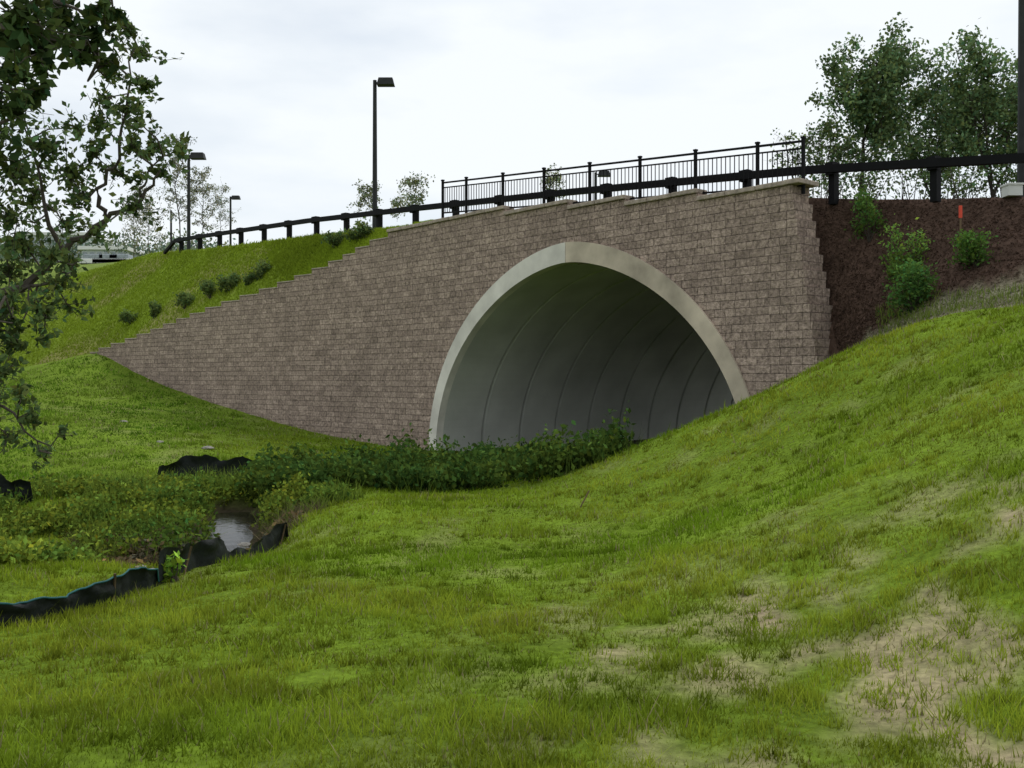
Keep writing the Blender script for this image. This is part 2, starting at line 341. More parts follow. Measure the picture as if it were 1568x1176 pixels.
# coping
mb=MB();i=0
while i<len(tops):
    j=i
    while j+1<len(tops) and abs(tops[j+1]-tops[i])<.01: j+=1
    a,b=qs[i],qs[j+1];z=tops[i]
    m=max(1,int(round((b-a)/.9)))
    for k in range(m):
        s0=a+(b-a)*k/m+.008;s1=a+(b-a)*(k+1)/m-.008;mid=(s0+s1)/2;p=path(mid)+(-pnorm(mid))*.15;d=path(mid+.1)-path(mid-.1)
        tk=.11 if a>-9.5 else .05
        mb.box([p[0],p[1],z+tk/2+rng.uniform(-.006,.006)],[s1-s0,.45 if a>-9.5 else .36,tk],0,math.atan2(d[1],d[0]))
    i=j+1
p=ST(7.32,-.3);mb.box([p[0],p[1],ztopend+.056],[.4,.8,.11],0,math.atan2(R[1],R[0]))
cop=mb.obj('wall_coping',[M_cap]);
bv=cop.modifiers.new('b','BEVEL');bv.width=.02;bv.segments=2
# ---------- arch ring + tunnel
IA,IH=a_o-.40,H_o-.56
def ring(name,ph0,ph1,mat,par):
    mb=MB();phs=np.linspace(ph0,ph1,60);sec=[]
    for p_ in phs:
        so,zo=arch(p_,a_o,H_o);si,zi=arch(p_,IA,IH)
        sec.append([ST(so,.06,zo),ST(si,.06,zi),ST(si,-.25,zi),ST(so,-.25,zo)])
    if ph0==0 or abs(ph1-math.pi)<1e-6:
        at0=ph0==0;e=sec[0] if at0 else sec[-1];low=[x.copy() for x in e]
        for x in low:x[2]=-1.
        if at0: sec.insert(0,low)
        else: sec.append(low)
    S=np.array(sec).reshape(-1,3);m=len(sec)
    f=[[4*i+j,4*i+(j+1)%4,4*i+4+(j+1)%4,4*i+4+j] for i in range(m-1) for j in range(4)]+[[0,1,2,3],[4*m-4,4*m-3,4*m-2,4*m-1]]
    mb.add(S,f);o=mb.obj(name,[mat]);o.parent=par;return o
tp=bpy.data.objects.new('arch_tunnel',None);sc.collection.objects.link(tp)
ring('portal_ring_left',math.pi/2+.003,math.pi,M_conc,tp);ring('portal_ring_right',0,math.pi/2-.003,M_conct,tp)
ts=[0];Lt=19.5;k=1.65
while k<Lt: ts+=[k-.06,k-.04,k+.04,k+.06];k+=1.65
ts.append(Lt);mb=MB();phs=np.linspace(0,math.pi,72);S=[]
for i,t in enumerate(ts):
    g=.14 if (0<i<len(ts)-1 and (i-1)%4 in(1,2)) else 0
    row=[]
    for p_ in phs:
        s_,z_=arch(p_,IA-.01+g,IH-.015+g);row.append(ST(s_,-t-.2,z_))
    lo=row[0].copy();lo[2]=-.8;hi=row[-1].copy();hi[2]=-.8;S.append([lo]+row+[hi])
S=np.array(S);a,b=S.shape[:2];idx=np.arange(a*b).reshape(a,b)
mb.add(S.reshape(-1,3),np.stack([idx[:-1,:-1],idx[:-1,1:],idx[1:,1:],idx[1:,:-1]],-1).reshape(-1,4))
o=mb.obj('tunnel_lining',[M_tun]);o.parent=tp
# ---------- fence
mb=MB();fl=[678,714,770,833,903,980,1065,1160,1230]
def fpos(px):
    u=(px-CX)/F;b=ST(0,-.2);s=(u*b[1]-b[0])/(R[0]-u*R[1]);return s
rz=math.atan2(R[1],R[0])
FS=[fpos(a) for a in fl]
def ft(s): return np.interp(s,[FS[0],FS[-1]],[E+(YH-280)/F*ST(FS[0],-.2)[1],E+(YH-216)/F*ST(FS[-1],-.2)[1]])
def fb(s): return ft(s)-1.12
for s in FS:
    zb=fb(s)-.05;mb.box(ST(s,-.2,(ft(s)+.06+zb)/2),[.065,.065,ft(s)+.06-zb],0,rz);mb.box(ST(s,-.2,ft(s)+.08),[.09,.09,.04],0,rz)
for i in range(len(FS)-1):
    for off,r in((0,.034),(-.16,.024),(-.98,.03)):
        mb.tube([ST(FS[i],-.2,ft(FS[i])+off),ST(FS[i+1],-.2,ft(FS[i+1])+off)],r,k=4)
    m=int((FS[i+1]-FS[i])/.125)
    for j in range(1,m):
        s=FS[i]+(FS[i+1]-FS[i])*j/m;mb.box(ST(s,-.2,ft(s)-.57),[.017,.017,.82],0,rz)
mb.obj('metal_railing',[M_black])
# ---------- guardrail
mb=MB();gp=np.array([road(px,-.09) for px in np.linspace(268,1980,60)])
mb.tube(gp,.125,k=4)
seg=np.linalg.norm(np.diff(gp[:,:2],axis=0),axis=1);cum=np.concatenate([[0],np.cumsum(seg)]);s=.5
while s<cum[-1]:
    p=np.array([np.interp(s,cum,gp[:,k]) for k in range(3)])
    mb.box(p+[-N[0]*.16,-N[1]*.16,-.32],[.15,.2,.98],0,rz);mb.box(p+[-N[0]*.05,-N[1]*.05,.0],[.19,.2,.28],0,rz);s+=2.45
e=gp[0];mb.tube([e,e+np.array([-.642*1.5,.766*1.5,-.5])],.1,k=4)
mb.obj('guardrail',[M_black])
# ---------- lamps
def lamp(px,ytop,d,head=1,dirx=1,base=None,hs=1.,nm='street_lamp'):
    p=P(px,ytop,d);zb=ez(p[0],p[1])-.2 if base is None else base
    mb=MB();mb.tube([[p[0],p[1],zb],[p[0],p[1],zb+.5],[p[0],p[1],p[2]]],[.13,.12,.085],k=8)
    mb.box([p[0],p[1],zb+.3],[.4,.4,.25])
    if head:
        mb.tube([[p[0],p[1],p[2]-.12],[p[0]+.2*dirx,p[1]-.05,p[2]-.12]],.04,k=4)
        c=np.array([p[0]+.5*dirx*hs,p[1]-.1,p[2]-.12]);h=[.38*hs,.24*hs]
        v=[[-1,-1,-.14],[1,-1,-.14],[1,1,-.14],[-1,1,-.14],[-.8,-.75,.17],[.8,-.75,.17],[.8,.75,.17],[-.8,.75,.17]]
        mb.add([c+np.array([a*h[0],b*h[1],z_*hs]) for a,b,z_ in v],[[3,2,1,0],[4,5,6,7],[0,1,5,4],[1,2,6,5],[2,3,7,6],[3,0,4,7]])
    mb.obj(nm,[M_pole])
lamp(574,123,44);lamp(289,237,62,hs=1.2);lamp(353,301,88,base=7);lamp(1566,-60,23);lamp(262,322,90,head=0,base=7,nm='utility_pole')
lamp(912,264,60,base=6)
# ---------- trees
def tree(name,base,h,cr,nl,ls,col,open_=.35,seed=0,lean=0,stems=1,lo=.25,bc=1.):
    r=np.random.default_rng(seed);mb=MB();base=np.asarray(base,float);C_=[]
    for st in range(stems):
        tip=base+np.array([r.normal()*cr*.25+lean+(st-(stems-1)/2)*cr*.7,r.normal()*cr*.25,h*(1-.12*st)])
        tr=[base+(tip-base)*u+np.array([r.normal(),r.normal(),0])*.035*h*u*(1-u)*2 for u in np.linspace(0,1,8)]
        mb.tube(tr,np.linspace(h*.010,h*.003,8)*bc,0)
        nlim=int(15/stems)+4
        for k in range(nlim):
            u=lo+(.96-lo)*(k+r.random())/nlim;b=tr[0]+(tip-tr[0])*u
            an=k*2.4+r.random();ln=cr*(1.15-abs(u-.5)*1.1)*r.uniform(.65,1.1)
            d=np.array([math.cos(an),math.sin(an),r.uniform(.2,.9)]);e=b+d*ln;m=b+d*ln*.5+np.array([0,0,.08*ln])
            mb.tube([b,m,e],np.array([h*.0045,h*.003,h*.0015])*bc,0,k=5)
            for j in range(7):
                w=r.uniform(.3,1.);s0=b+(e-b)*w;e2=s0+r.normal(size=3)*ln*.33;mb.tube([s0,e2],[h*.002,h*.001],0,k=4)
                C_.append((s0+e2)/2);C_.append(e2)
    C_=np.array(C_);wt=r.random(len(C_))**1.2+.15;wt[r.random(len(C_))<open_*.5]=.02;wt/=wt.sum()
    i=r.choice(len(C_),nl,p=wt);c=C_[i]+r.normal(size=(nl,3))*cr*.10
    cl=.6+.8*r.random(len(C_));cols=jit(col,nl,.22)*cl[i][:,None]
    mb.leaves(c,ls*r.uniform(.7,1.3,nl),cols,1,.65)
    return mb.obj(name,[M_bark,M_leaf])
def tpx(name,px,ybot,ytop,d,crpx,nl,ls,col,**k):
    b=P(px,ybot,d);h=(ybot-ytop)/F*d;tree(name,b,h,crpx/F*d,nl,ls,col,**k)
tc_=(.15,.22,.095)
tpx('deciduous_tree',1318,300,88,31,72,10500,.13,tc_,seed=3,stems=2,lo=.25,open_=.4)
tpx('deciduous_tree',1425,300,115,33,70,8500,.13,tc_,seed=4,stems=3,lo=.22,open_=.4)
tpx('deciduous_tree',1520,305,85,30,74,10500,.13,tc_,seed=5,stems=3,lo=.22,open_=.4)
tpx('deciduous_tree',1630,305,90,32,80,6000,.13,tc_,seed=15,stems=2,lo=.2,open_=.4)
tpx('sapling_tree',1262,290,185,30,34,1000,.11,(.15,.21,.08),seed=6,stems=2,open_=.6)
tpx('sapling_tree',1215,290,205,30,26,420,.10,(.15,.21,.08),seed=16,stems=2,open_=.8)
mb=MB();r=np.random.default_rng(88)
for k in range(60):
    px=r.uniform(1240,1700);d=r.uniform(27,33);c=P(px,r.uniform(262,292),d);mb.leaves(c+r.normal(size=(60,3))*[.35,.3,.2],.12*r.uniform(.7,1.3,60),jit((.13,.19,.07),60,.25)*r.uniform(.6,1.3),1)
    b_=c-[0,0,1.2]
    for j in range(3): mb.tube([b_,c+r.normal(size=3)*.35],[.02,.006],0,k=4)
mb.obj('hedge_brush',[M_bark,M_leaf])
pale=(.27,.28,.19)
for px,yb,yt,d,cr,nl,sd in((310,372,258,75,24,1600,7),(232,385,290,80,28,1500,8),(275,380,205,75,25,1900,9),(568,330,285,60,20,800,10),(632,325,272,62,22,1000,11),(848,310,262,60,18,700,12),(335,360,290,90,20,800,13),(608,330,305,66,18,500,14),(205,385,300,85,22,900,19)):
    tpx('young_tree',px,yb+10,yt,d,cr,nl,.15,pale if sd<10 or sd in(13,19) else (.22,.25,.14),seed=sd,open_=.5,bc=.6)
# foreground left trees built limb by limb
def limbtree(name,trunk,limbs,clusters,ls,col,seed,dj=.7):
    r=np.random.default_rng(seed);mb=MB();mb.tube([np.array(a) for a in trunk[0]],trunk[1],0,k=8);allp=[]
    for pts,r0,r1 in limbs:
        pw=[P(*a) for a in pts];q_=[]
        for i in range(len(pw)-1):
            for u in np.linspace(0,1,5)[:-1]: q_.append(pw[i]*(1-u)+pw[i+1]*u+r.normal(size=3)*.02)
        q_.append(pw[-1]);mb.tube(q_,np.linspace(r0,r1,len(q_)),0,k=6);allp+=q_
    allp=np.array(allp)
    for (x,y,rad,nn,d) in clusters:
        c=P(x,y,d+r.normal()*dj*.4);i=np.argmin(((allp-c)**2).sum(1));R_=rad/F*d
        m=(allp[i]+c)/2+r.normal(size=3)*.06;mb.tube([allp[i],m,c],[.012,.008,.005],0,k=4)
        nt_=max(5,nn//12)
        for k in range(nt_):
            e=c+r.normal(size=3)*R_*np.array([.75,.9,.7]);mb.tube([c+(m-c)*r.random()*.4,(c+e)/2+r.normal(size=3)*.02,e],[.005,.0035,.0015],0,k=4)
            g=int(nn/nt_);w=r.random((g,1))**.8;lp=c*(1-w)+e*w+r.normal(size=(g,3))*R_*.17
            mb.leaves(lp,ls*r.uniform(.6,1.25,g),jit(col,g,.28)*r.uniform(.6,1.4),1)
    return mb.obj(name,[M_bark,M_leaf])
x0=P(-170,500,10.5);gb=gz1(x0[0],10.5)
cl=[]
for x,y,rad,nn in[(200,45,26,130),(218,85,28,140),(172,110,34,160),(225,130,24,120),(190,165,30,150),(155,190,30,140),(235,225,26,140),(275,228,22,120),(205,225,24,110),(180,262,28,120),(205,315,26,120),(248,268,20,90),(70,230,36,200),(110,262,32,170),(22,265,40,240),(130,300,30,140),(50,305,34,190),(98,345,32,160),(15,335,36,220),(145,355,22,80),(35,375,38,240),(75,390,28,130),(15,415,38,260),(85,435,28,150),(105,470,20,70),(10,465,38,260),(60,475,30,160),(20,520,28,170),(65,520,18,60),(5,570,30,180),(30,600,22,90),(50,640,26,110),(-20,640,40,150),(0,200,42,240),(40,155,36,170),(110,400,20,70),(70,690,22,70),(15,670,28,110),(95,660,14,40),(120,195,24,90),(140,235,26,90),(215,275,18,60),(160,150,22,70),(210,185,20,60)]:
    cl.append((x,y,rad,int(nn*1.15),10+rng.uniform(-.6,.6)))
limbtree('leaning_tree',([[x0[0],10.5,gb-.2],[x0[0]+.05,10.5,gb+1],[x0[0]+.1,10.5,x0[2]+.6],[x0[0]-.2,10.5,6.2],[x0[0]-.1,10.5,8]],[.16,.14,.12,.09,.05]),
 [([(-165,480,10.5),(-60,470,10.2),(30,440,10),(100,385,10),(160,335,10),(215,305,10),(245,262,10)],.06,.012),
  ([(160,335,10),(150,290,10),(185,240,10),(195,150,10),(205,40,10)],.026,.006),
  ([(100,385,10),(70,330,10),(60,260,10),(30,160,10)],.026,.006),([(215,305,10),(225,260,10),(275,225,10)],.015,.005),
  ([(-150,560,10.5),(-50,600,10),(20,630,10),(60,690,10)],.03,.006),([(30,440,10),(90,430,10),(120,400,10)],.02,.006)],cl,.082,(.105,.15,.055),41)
x1=P(-330,500,6.5);gb=gz1(x1[0],6.5);cl=[]
for x,y,rad,nn in[(30,30,52,260),(100,30,42,180),(60,80,46,210),(150,55,28,80),(15,110,44,190),(158,98,22,50),(122,90,28,80),(-20,60,50,200),(150,15,30,80),(60,140,26,60),(20,170,32,90),(-20,150,50,180),(-10,505,22,50),(20,490,16,24),(175,30,14,20),(-10,230,34,80)]:
    cl.append((x,y,rad,nn,5.6+rng.uniform(-.4,.4)))
limbtree('overhanging_tree',([[x1[0],6.5,gb-.2],[x1[0],6.5,gb+1.5],[x1[0]+.1,6.5,4],[x1[0]+.1,6.5,7]],[.17,.15,.13,.09]),
 [([(-320,150,6.4),(-150,60,6),(-20,40,5.7),(70,55,5.6),(150,95,5.6)],.05,.006),([(-150,60,6),(-40,120,5.8),(20,180,5.6)],.02,.005),([(-20,40,5.7),(60,0,5.6),(160,20,5.6)],.02,.005),([(-320,420,6.4),(-120,470,5.8),(20,495,5.6)],.02,.004)],cl,.08,(.055,.085,.03),42)
# ---------- shrubs
def shrub(name,c,w,h,n_,ls,col,seed=0):
    r=np.random.default_rng(seed);mb=MB();c=np.asarray(c,float)
    K=12;cs=[]
    for k in range(K):
        an=r.random()*6.28;rr=w*.36*r.random()**.5;zz=h*r.uniform(.2,.88);e=c+np.array([math.cos(an)*rr,math.sin(an)*rr,zz]);cs.append(e)
        mb.tube([c+r.normal(size=3)*[.03,.03,0],(c+e)/2+r.normal(size=3)*.03*w,e],[.012,.008,.004],0,k=4)
    cs=np.array(cs);i=r.integers(0,K,n_);p=cs[i]+r.normal(size=(n_,3))*np.array([w*.13,w*.13,h*.12])
    p[:,2]=np.maximum(p[:,2],c[2]+.02)
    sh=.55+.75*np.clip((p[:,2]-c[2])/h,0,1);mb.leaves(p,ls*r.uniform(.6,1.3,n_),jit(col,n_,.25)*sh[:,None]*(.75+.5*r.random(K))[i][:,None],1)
    return mb.obj(name,[M_bark,M_leaf])
def on_emb(px,py,lo=15,hi=75):
    m=(EV[:,1]>lo);ev=EV[m];X_=CX+F*ev[:,0]/ev[:,1];Y_=YH-(ev[:,2]-E)/ev[:,1]*F
    return ev[np.argmin((X_-px)**2+(Y_-py)**2)]
for i,(px,py,w,h) in enumerate([(552,366,32,36),(511,380,26,28),(477,394,30,32),(430,414,28,24),(392,427,30,30),(348,446,28,30),(315,459,26,28),(283,473,28,26),(240,487,15,26),(200,495,24,20),(375,436,16,18)]):
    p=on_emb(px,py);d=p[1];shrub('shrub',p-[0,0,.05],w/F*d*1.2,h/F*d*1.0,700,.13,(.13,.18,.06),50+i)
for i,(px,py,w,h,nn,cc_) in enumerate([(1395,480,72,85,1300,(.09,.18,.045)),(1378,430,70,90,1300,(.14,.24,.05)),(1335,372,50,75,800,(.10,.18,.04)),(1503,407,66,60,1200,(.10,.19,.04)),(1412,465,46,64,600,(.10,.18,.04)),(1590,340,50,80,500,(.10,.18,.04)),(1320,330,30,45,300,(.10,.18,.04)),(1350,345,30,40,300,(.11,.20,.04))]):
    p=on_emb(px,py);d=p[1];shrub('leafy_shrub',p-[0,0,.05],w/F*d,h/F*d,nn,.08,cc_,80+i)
p=on_emb(1466,352)+np.array([0,-.25,-.05]);mb=MB();mb.box(p+[0,0,.2],[.03,.03,.56]);mb.box(p+[0,0,.34],[.06,.04,.26],1);mb.obj('survey_stake',[M_wood,M_pink])
p=on_emb(1556,304);mb=MB();mb.box(p+[0,0,.12],[.3,.3,.22]);mb.box(p+[0,0,.25],[.34,.34,.04]);mb.obj('utility_box',[M_white])
# ---------- grass blades
def blades(name,x,y,z,h,w,cb,ct,lean=.35):
    n_=len(x);an=rng.random(n_)*6.283;la=rng.random(n_)*6.283;l=h*lean*np.abs(rng.normal(size=n_))
    b=np.stack([x,y,z],1);s=np.stack([np.cos(an)*w/2,np.sin(an)*w/2,np.zeros(n_)],1)
    t=b+np.stack([np.cos(la)*l,np.sin(la)*l,h],1)
    V=np.stack([b-s,b+s,t],1).reshape(-1,3);me=bpy.data.meshes.new(name)
    me.vertices.add(3*n_);me.vertices.foreach_set('co',V.ravel());me.loops.add(3*n_);me.loops.foreach_set('vertex_index',np.arange(3*n_,dtype=np.int32))
    me.polygons.add(n_);me.polygons.foreach_set('loop_start',np.arange(0,3*n_,3,dtype=np.int32));me.update(calc_edges=True)
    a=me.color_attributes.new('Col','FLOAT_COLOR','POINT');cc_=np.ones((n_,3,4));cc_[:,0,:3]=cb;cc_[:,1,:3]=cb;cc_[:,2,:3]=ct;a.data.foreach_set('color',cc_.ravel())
    me.materials.append(M_grass);o=bpy.data.objects.new(name,me);sc.collection.objects.link(o)
def gkeep(x,y):
    t=sdist(x,y);sR=(x-C[0])*R[0]+(y-C[1])*R[1];pu=CX+F*x/y
    tl=np.interp(pu,[1288,1345,1430,1568],[21.5,20.1,18.5,16.9])
    return (t>.1)&(creekmask(x,y)<.25)&~((pu>1280)&(y>tl-.1))&~((t<4)&(np.abs(sR)<5)&(y>22))
def gcolr(x,y,n_):
    vv=sm(.3,.7,fbm(x*.35,y*.35,101,4))
    ct=np.array([.18,.285,.018])*(1-vv)[:,None]+np.array([.31,.365,.035])*vv[:,None]
    v2=sm(.35,.65,fbm(x*2.2,y*2.2,131,4));ct=ct*(.78+.44*v2)[:,None]
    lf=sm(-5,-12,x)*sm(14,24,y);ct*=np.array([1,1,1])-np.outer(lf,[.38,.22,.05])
    return ct*rng.uniform(.7,1.3,(n_,1))
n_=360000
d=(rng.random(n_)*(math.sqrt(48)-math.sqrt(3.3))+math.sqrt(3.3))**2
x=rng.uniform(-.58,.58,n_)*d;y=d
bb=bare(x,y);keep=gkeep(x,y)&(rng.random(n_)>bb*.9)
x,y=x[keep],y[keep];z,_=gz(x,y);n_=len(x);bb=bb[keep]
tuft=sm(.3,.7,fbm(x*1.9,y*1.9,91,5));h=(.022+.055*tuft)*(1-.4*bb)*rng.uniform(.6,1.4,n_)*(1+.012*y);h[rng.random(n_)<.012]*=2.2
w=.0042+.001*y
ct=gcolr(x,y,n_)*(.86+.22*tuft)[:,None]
dry=rng.random(n_)<.06+.25*bb;ct[dry]=np.array([.42,.36,.19])*rng.uniform(.6,1.1,(dry.sum(),1));cb=ct*.68  # tips brighter than bases: highlight put into the blade colour
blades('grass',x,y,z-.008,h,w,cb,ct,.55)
n_=1800;d=(rng.random(n_)*(math.sqrt(24)-math.sqrt(3.3))+math.sqrt(3.3))**2;x=rng.uniform(-.58,.58,n_)*d;y=d
keep=gkeep(x,y);x,y=x[keep],y[keep];n_=len(x);k=20
sz=rng.uniform(.4,1.2,n_);xx=np.repeat(x,k)+rng.normal(size=n_*k)*.035*np.repeat(sz,k);yy=np.repeat(y,k)+rng.normal(size=n_*k)*.035*np.repeat(sz,k);z,_=gz(xx,yy)
ct=gcolr(xx,yy,n_*k)*np.repeat(rng.uniform(.7,1.15,n_),k)[:,None]
blades('grass_tufts',xx,yy,z-.01,.085*np.repeat(sz,k)*rng.uniform(.6,1.3,n_*k),.005+.0009*yy,ct*.6,ct,.7)  # tuft tips carry the same coloured-in highlight
pp,_c=emb_sample(90000,0,12,0,25);n_=len(pp)
cc_=np.array([.25,.335,.028])*(.7+.6*fbm(pp[:,0]*.22,pp[:,1]*.22,12,4))[:,None]*rng.uniform(.8,1.25,(n_,1))
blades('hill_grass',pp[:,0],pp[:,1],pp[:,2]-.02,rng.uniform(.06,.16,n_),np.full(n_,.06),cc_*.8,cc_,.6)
pp,_c=emb_sample(2500,nb+2,nb+5,0,9);n_=len(pp);cc_=np.array([.2,.27,.05])*rng.uniform(.6,1.3,(n_,1))
blades('gravel_weeds',pp[:,0],pp[:,1],pp[:,2]-.02,rng.uniform(.05,.2,n_),np.full(n_,.02),cc_*.7,cc_)
# ---------- weeds
def weeds(name,n_,sampler,hmax,ls,col,per=7,ym=1.):
    x,y,hs=sampler(n_);z,_=gz(x,y);mb=MB()
    k=per;X_=np.repeat(x,k)+rng.normal(size=n_*k)*.09;Y_=np.repeat(y,k)+rng.normal(size=n_*k)*.09;hh=np.repeat(hs*hmax,k);u=rng.random(n_*k)**.7
    c=np.stack([X_,Y_,np.repeat(z,k)+hh*u],1)
    pv=fbm(x*1.3,y*1.3,44,3);yel=np.repeat(sm(.45,.65,pv),k)[:,None]*ym
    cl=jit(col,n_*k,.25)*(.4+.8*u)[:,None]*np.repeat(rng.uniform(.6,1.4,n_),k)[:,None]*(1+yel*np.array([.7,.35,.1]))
    mb.leaves(c,ls*rng.uniform(.4,1.4,n_*k),cl,0,.6);return mb.obj(name,[M_leaf])
def samp_poly(poly,lo=.3,hi=.5,wet=False):
    poly=np.array(poly,float)
    def inside(x,y):
        c=np.zeros(len(x),bool);j=len(poly)-1
        for i in range(len(poly)):
            a,b=poly[i],poly[j];m=((a[1]>y)!=(b[1]>y))&(x<(b[0]-a[0])*(y-a[1])/(b[1]-a[1]+1e-12)+a[0]);c^=m;j=i
        return c
    def f(n_):
        xs_=[];ys_=[];k=0
        while k<n_:
            x=rng.uniform(poly[:,0].min(),poly[:,0].max(),n_*3);y=rng.uniform(poly[:,1].min(),poly[:,1].max(),n_*3)
            xj=x+(fbm(x*1.5,y*1.5,61)-.5)*1.6;yj=y+(fbm(x*1.5,y*1.5,67)-.5)*1.6
            m=inside(xj,yj)&(rng.random(n_*3)<sm(lo,hi,fbm(x*1.1,y*1.1,33,4)))
            if not wet: m&=creekd(x,y)>.5
            xs_.append(x[m]);ys_.append(y[m]);k+=m.sum()
        x=np.concatenate(xs_)[:n_];y=np.concatenate(ys_)[:n_];return x,y,.15+1.5*fbm(x*1.6,y*1.6,35,4)**1.8*rng.uniform(.4,1.7,n_)
    return f
weeds('creek_weeds',6800,samp_poly([(-5.2,18.4),(-2.5,18.2),(0,18.3),(1.5,18.9),(2.2,20.2),(2.3,22.5),(1.6,25),(-.5,26),(-3.6,24.5),(-5.6,21)],.25,.5),.68,.12,(.058,.11,.024),ym=.6)
weeds('tunnel_floor_weeds',1100,samp_poly([(-1,25.5),(3,24.5),(6,28),(3.5,30),(1,30)],.3,.6),.4,.11,(.06,.10,.03),ym=.2)
weeds('bank_weeds',3300,samp_poly([(-6.4,14.8),(-4.2,16),(-2.9,16.5),(-3.2,18.5),(-5.5,20.5),(-8.5,19.6),(-9.5,16)],.40,.56),.32,.085,(.105,.175,.03))
weeds('near_bank_weeds',1700,samp_poly([(-6.6,9.9),(-5.2,10.8),(-5.0,12.2),(-6.2,13.2),(-8.4,14.5),(-8.6,11)],.35,.6),.30,.075,(.14,.23,.04))
weeds('dead_brush',900,samp_poly([(-6.4,13.4),(-4.3,13.2),(-3.3,15.4),(-4.6,16.4),(-6.2,15.9)],.2,.4),.18,.08,(.13,.115,.07))
f_=samp_poly([(-6.6,12.8),(-4.0,12.9),(-3.0,15.6),(-4.6,17),(-7,16)],.2,.5);x,y,_h=f_(6000);z,_=gz(x,y);cc_=np.array([.25,.20,.12])*rng.uniform(.25,1.2,(6000,1))
blades('dry_straw',x,y,z,rng.uniform(.05,.24,6000),np.full(6000,.013),cc_*.6,cc_,1.6)
f_=samp_poly([(-9,13),(-3,15.5),(-2.4,17.0),(-4.9,18),(-5.4,23),(-9,20)],.35,.6);x,y,_h=f_(6000);z,_=gz(x,y);cc_=np.array([.22,.31,.05])*rng.uniform(.5,1.3,(6000,1))
blades('tall_grass',x,y,z,rng.uniform(.12,.42,6000),np.full(6000,.02),cc_*.6,cc_,.6)
f_=samp_poly([(-5,18),(2.2,18.4),(2.6,22),(-2,25),(-5,22)],.3,.6);x,y,_h=f_(2600);z,_=gz(x,y);cc_=np.array([.15,.23,.045])*rng.uniform(.4,1.3,(2600,1))
blades('tall_reeds',x,y,z,rng.uniform(.15,.65,2600),np.full(2600,.016),cc_*.6,cc_,.45)
x_=-3.45;y_=10.2;shrub('leafy_weed',[x_,y_,gz1(x_,y_)],.28,.28,80,.09,(.24,.40,.05),99)
# ---------- silt fence
def ribbon(name,pts,h,seed,stakes=True,rope=False,rough_=1.):
    r=np.random.default_rng(seed);pts=np.array(pts,float);cum=np.concatenate([[0],np.cumsum(np.linalg.norm(np.diff(pts,axis=0),axis=1))]);m=int(cum[-1]/.06)+2
    s=np.linspace(0,cum[-1],m);x=np.interp(s,cum,pts[:,0]);y=np.interp(s,cum,pts[:,1]);x+=(fbm(s*2,s*0,seed)-.5)*.25;y+=(fbm(s*2,s*0+5,seed)-.5)*.25
    z,_=gz(x,y);hh=h*(1+rough_*(-.55+1.2*(fbm(s*1.3,s*0,seed+3)-.1)+.35*(fbm(s*6,s*0,seed+5)-.5)));hh[0]=hh[-1]=.05
    mb=MB();rowsn=7;VV=[]
    for k in range(rowsn):
        u=k/(rowsn-1);VV.append(np.stack([x+(fbm(s*3+k*.5,s*0+k*.5,seed+7)-.5)*.2*u,y+(fbm(s*3,s*0+9+k*.5,seed+8)-.5)*.28*u-.10*u*u,z-.04+(hh+.04)*u],1))
    V_=np.array(VV);idx=np.arange(rowsn*m).reshape(rowsn,m)
    mb.add(V_.reshape(-1,3),np.stack([idx[:-1,:-1],idx[:-1,1:],idx[1:,1:],idx[1:,:-1]],-1).reshape(-1,4))
    if rope: mb.tube(V_[-1],.009,2,k=5)
    if stakes:
        for q_ in np.arange(.4,cum[-1],1.7):
            i=int(q_/cum[-1]*(m-1));b=np.array([x[i],y[i]+.03,z[i]-.1]);mb.tube([b,b+[r.normal()*.08,r.normal()*.05,h*1.1+.12]],.014,1,k=4)
    return mb.obj(name,[M_silt,M_wood,M_teal],True)
def gp2(px,py,d): a=P(px,py,d);return(a[0],a[1])
ribbon('silt_fence',[gp2(-120,1000,7.1),gp2(0,968,7.7),gp2(100,948,8.4),gp2(180,930,9.2),gp2(250,903,10.1)],.24,3,rope=True,rough_=.5)
ribbon('silt_fence',[gp2(250,900,10.2),gp2(300,880,11.0),gp2(350,855,12.0),gp2(400,832,13.1),gp2(440,812,14.2)],.25,6)
ribbon('silt_fence',[gp2(235,737,21.5),gp2(330,737,21.8),gp2(420,734,22),gp2(500,730,22.5)],.46,9,stakes=False)
ribbon('silt_fence',[gp2(-40,765,17.5),gp2(50,765,17.5)],.40,12,stakes=True)
p=P(885,775,15);mb=MB();z0=gz1(p[0],15);mb.tube([[p[0],15,z0-.05],[p[0]+.17,15,z0+.27]],.014,0,k=4);mb.obj('wooden_stake',[M_wood])
def rock(px,py,d,rad):
    x_,y_=(px-CX)/F*d,d;z_=gz1(x_,y_);bpy.ops.mesh.primitive_ico_sphere_add(subdivisions=2,radius=rad,location=(x_,y_,z_+.01))
    o=bpy.context.object;o.name='rock';o.scale=(1.3,1,.55);o.data.materials.append(M_rock)
    for v_ in o.data.vertices: v_.co*=rng.uniform(.8,1.15)
for a in [(625,705,27,.09),(190,632,33,.1),(245,660,29,.1),(318,676,28,.13),(230,888,10.8,.07),(215,880,11.2,.06),(205,860,12.2,.1),(350,780,16,.14),(375,775,16.4,.11),(300,842,13,.1),(330,765,17,.13),(270,850,12.5,.07),(240,845,13.2,.09),(285,820,14.5,.1),(180,845,12.6,.08),(320,800,15.2,.09)]: rock(*a)
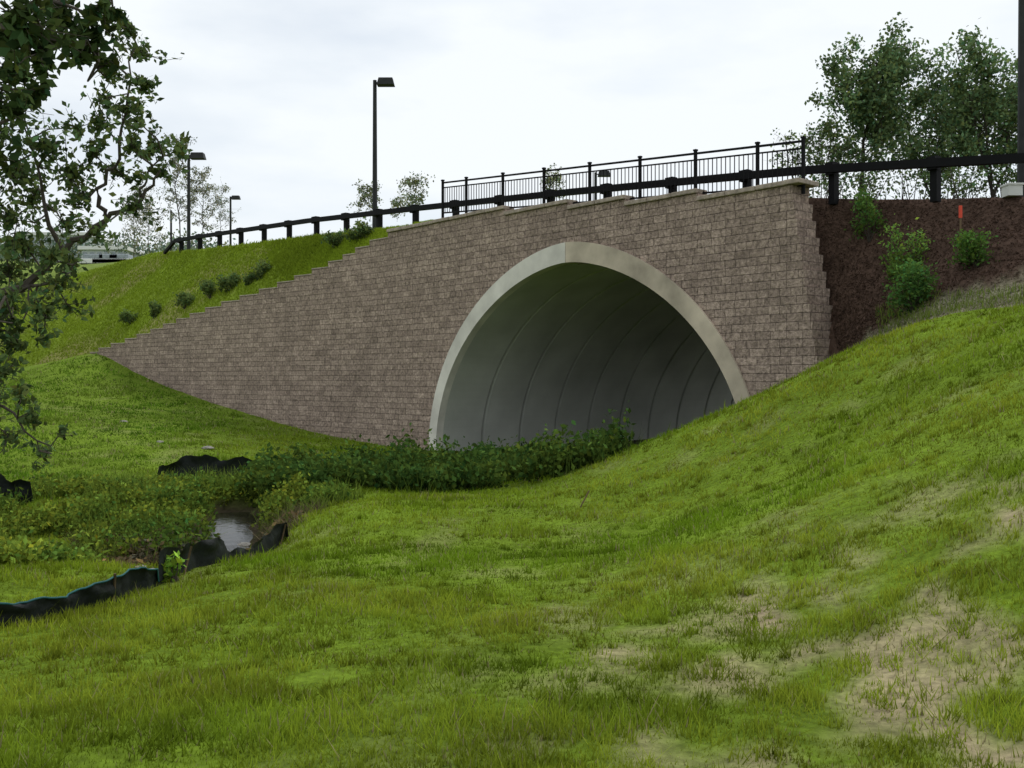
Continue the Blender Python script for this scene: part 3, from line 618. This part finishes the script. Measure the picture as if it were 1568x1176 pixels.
# ---------- distant left background
mb=MB();rws=[];
for dd,yy in((78,620),(84,425),(110,404),(150,399),(260,396),(261,700)):
    rws.append([P(px,yy+ (4*math.sin(px*.02)),dd) for px in range(-600,420,30)])
Vb=np.array(rws);a,b=Vb.shape[:2];idx=np.arange(a*b).reshape(a,b);cb=np.tile(np.array([.17,.23,.05]),(a*b,1))
mb.add(Vb.reshape(-1,3),np.stack([idx[:-1,:-1],idx[:-1,1:],idx[1:,1:],idx[1:,:-1]],-1).reshape(-1,4),0,cb);mb.obj('background_hill',[M_ter],True)
def building(px0,px1,y0,y1,d,floors,nw):
    a=P(px0,y0,d);b=P(px1,y1,d);w=b[0]-a[0];h=b[2]-a[2];mb=MB();cx=(a[0]+b[0])/2
    mb.box([cx,d+5,a[2]+h/2-1],[w,10,h+2],0);mb.box([cx,d+5,b[2]+.2],[w+.8,10.8,.5],2)
    for f_ in range(floors):
        for k in range(nw): mb.box([a[0]+w*(k+.5)/nw,d-.03,a[2]+h*(f_+.55)/floors],[w/nw*.6,.15,h/floors*.45],1)
    mb.obj('distant_building',[M_wall2,M_glass,M_white])
building(30,130,404,360,170,2,8);building(125,190,402,382,140,1,6)
for px in(150,172,188):
    p=P(px,408,118);mb=MB();mb.box(p+[0,0,.55],[4.2,1.8,.6]);mb.box(p+[-.2,0,1.1],[2.3,1.6,.55],1)
    for a in(-1.3,1.3): mb.tube([p+[a,-.95,.3],p+[a,.95,.3]],.32,2,k=10)
    o=mb.obj('parked_car',[M_white,M_glass,M_black]);bv=o.modifiers.new('b','BEVEL');bv.width=.15;bv.segments=2
mb=MB();r=np.random.default_rng(5)
for k in range(80):
    c=P(r.uniform(-300,330),r.uniform(378,402),r.uniform(125,220));mb.leaves(c+r.normal(size=(200,3))*[2.2,2,1.3],.6,jit((.15,.19,.13),200,.25)*r.uniform(.7,1.3))
mb.obj('distant_trees',[M_leaf])
# ---------- world & sun
w=bpy.data.worlds.new("World");sc.world=w;w.use_nodes=True;nt=w.node_tree;nt.nodes.clear()
o=nt.nodes.new('ShaderNodeOutputWorld');bg=nt.nodes.new('ShaderNodeBackground');bg.inputs[1].default_value=.12
sk=nt.nodes.new('ShaderNodeTexSky');sk.sky_type='NISHITA';sk.sun_disc=False;el=math.radians(52);az=math.radians(50)
sk.sun_elevation=el;sk.sun_rotation=az
tc=nt.nodes.new('ShaderNodeTexCoord');mp=nt.nodes.new('ShaderNodeMapping');mp.inputs['Scale'].default_value=(1.6,1.6,5)
n1=nt.nodes.new('ShaderNodeTexNoise');n1.inputs['Scale'].default_value=1.5;n1.inputs['Detail'].default_value=7;n1.inputs['Roughness'].default_value=.5
L(nt,tc.outputs['Generated'],mp.inputs[0]);L(nt,mp.outputs[0],n1.inputs['Vector'])
r1=nt.nodes.new('ShaderNodeMapRange');r1.inputs[1].default_value=.36;r1.inputs[2].default_value=.56;r1.inputs[3].default_value=.66;r1.inputs[4].default_value=1.
L(nt,n1.outputs[0],r1.inputs[0])
mx=nt.nodes.new('ShaderNodeMix');mx.data_type='RGBA';mx.inputs[7].default_value=(7.9,8.3,8.6,1)
L(nt,r1.outputs[0],mx.inputs[0]);L(nt,sk.outputs[0],mx.inputs[6]);L(nt,mx.outputs[2],bg.inputs[0]);L(nt,bg.outputs[0],o.inputs[0])
sl=bpy.data.lights.new('sun','SUN');sl.energy=1.3;sl.angle=math.radians(20);sl.color=(1,.95,.86);so=bpy.data.objects.new('sun',sl);sc.collection.objects.link(so)
dv=Vector((math.sin(az)*math.cos(el),math.cos(az)*math.cos(el),math.sin(el)));so.rotation_euler=dv.to_track_quat('Z','Y').to_euler()
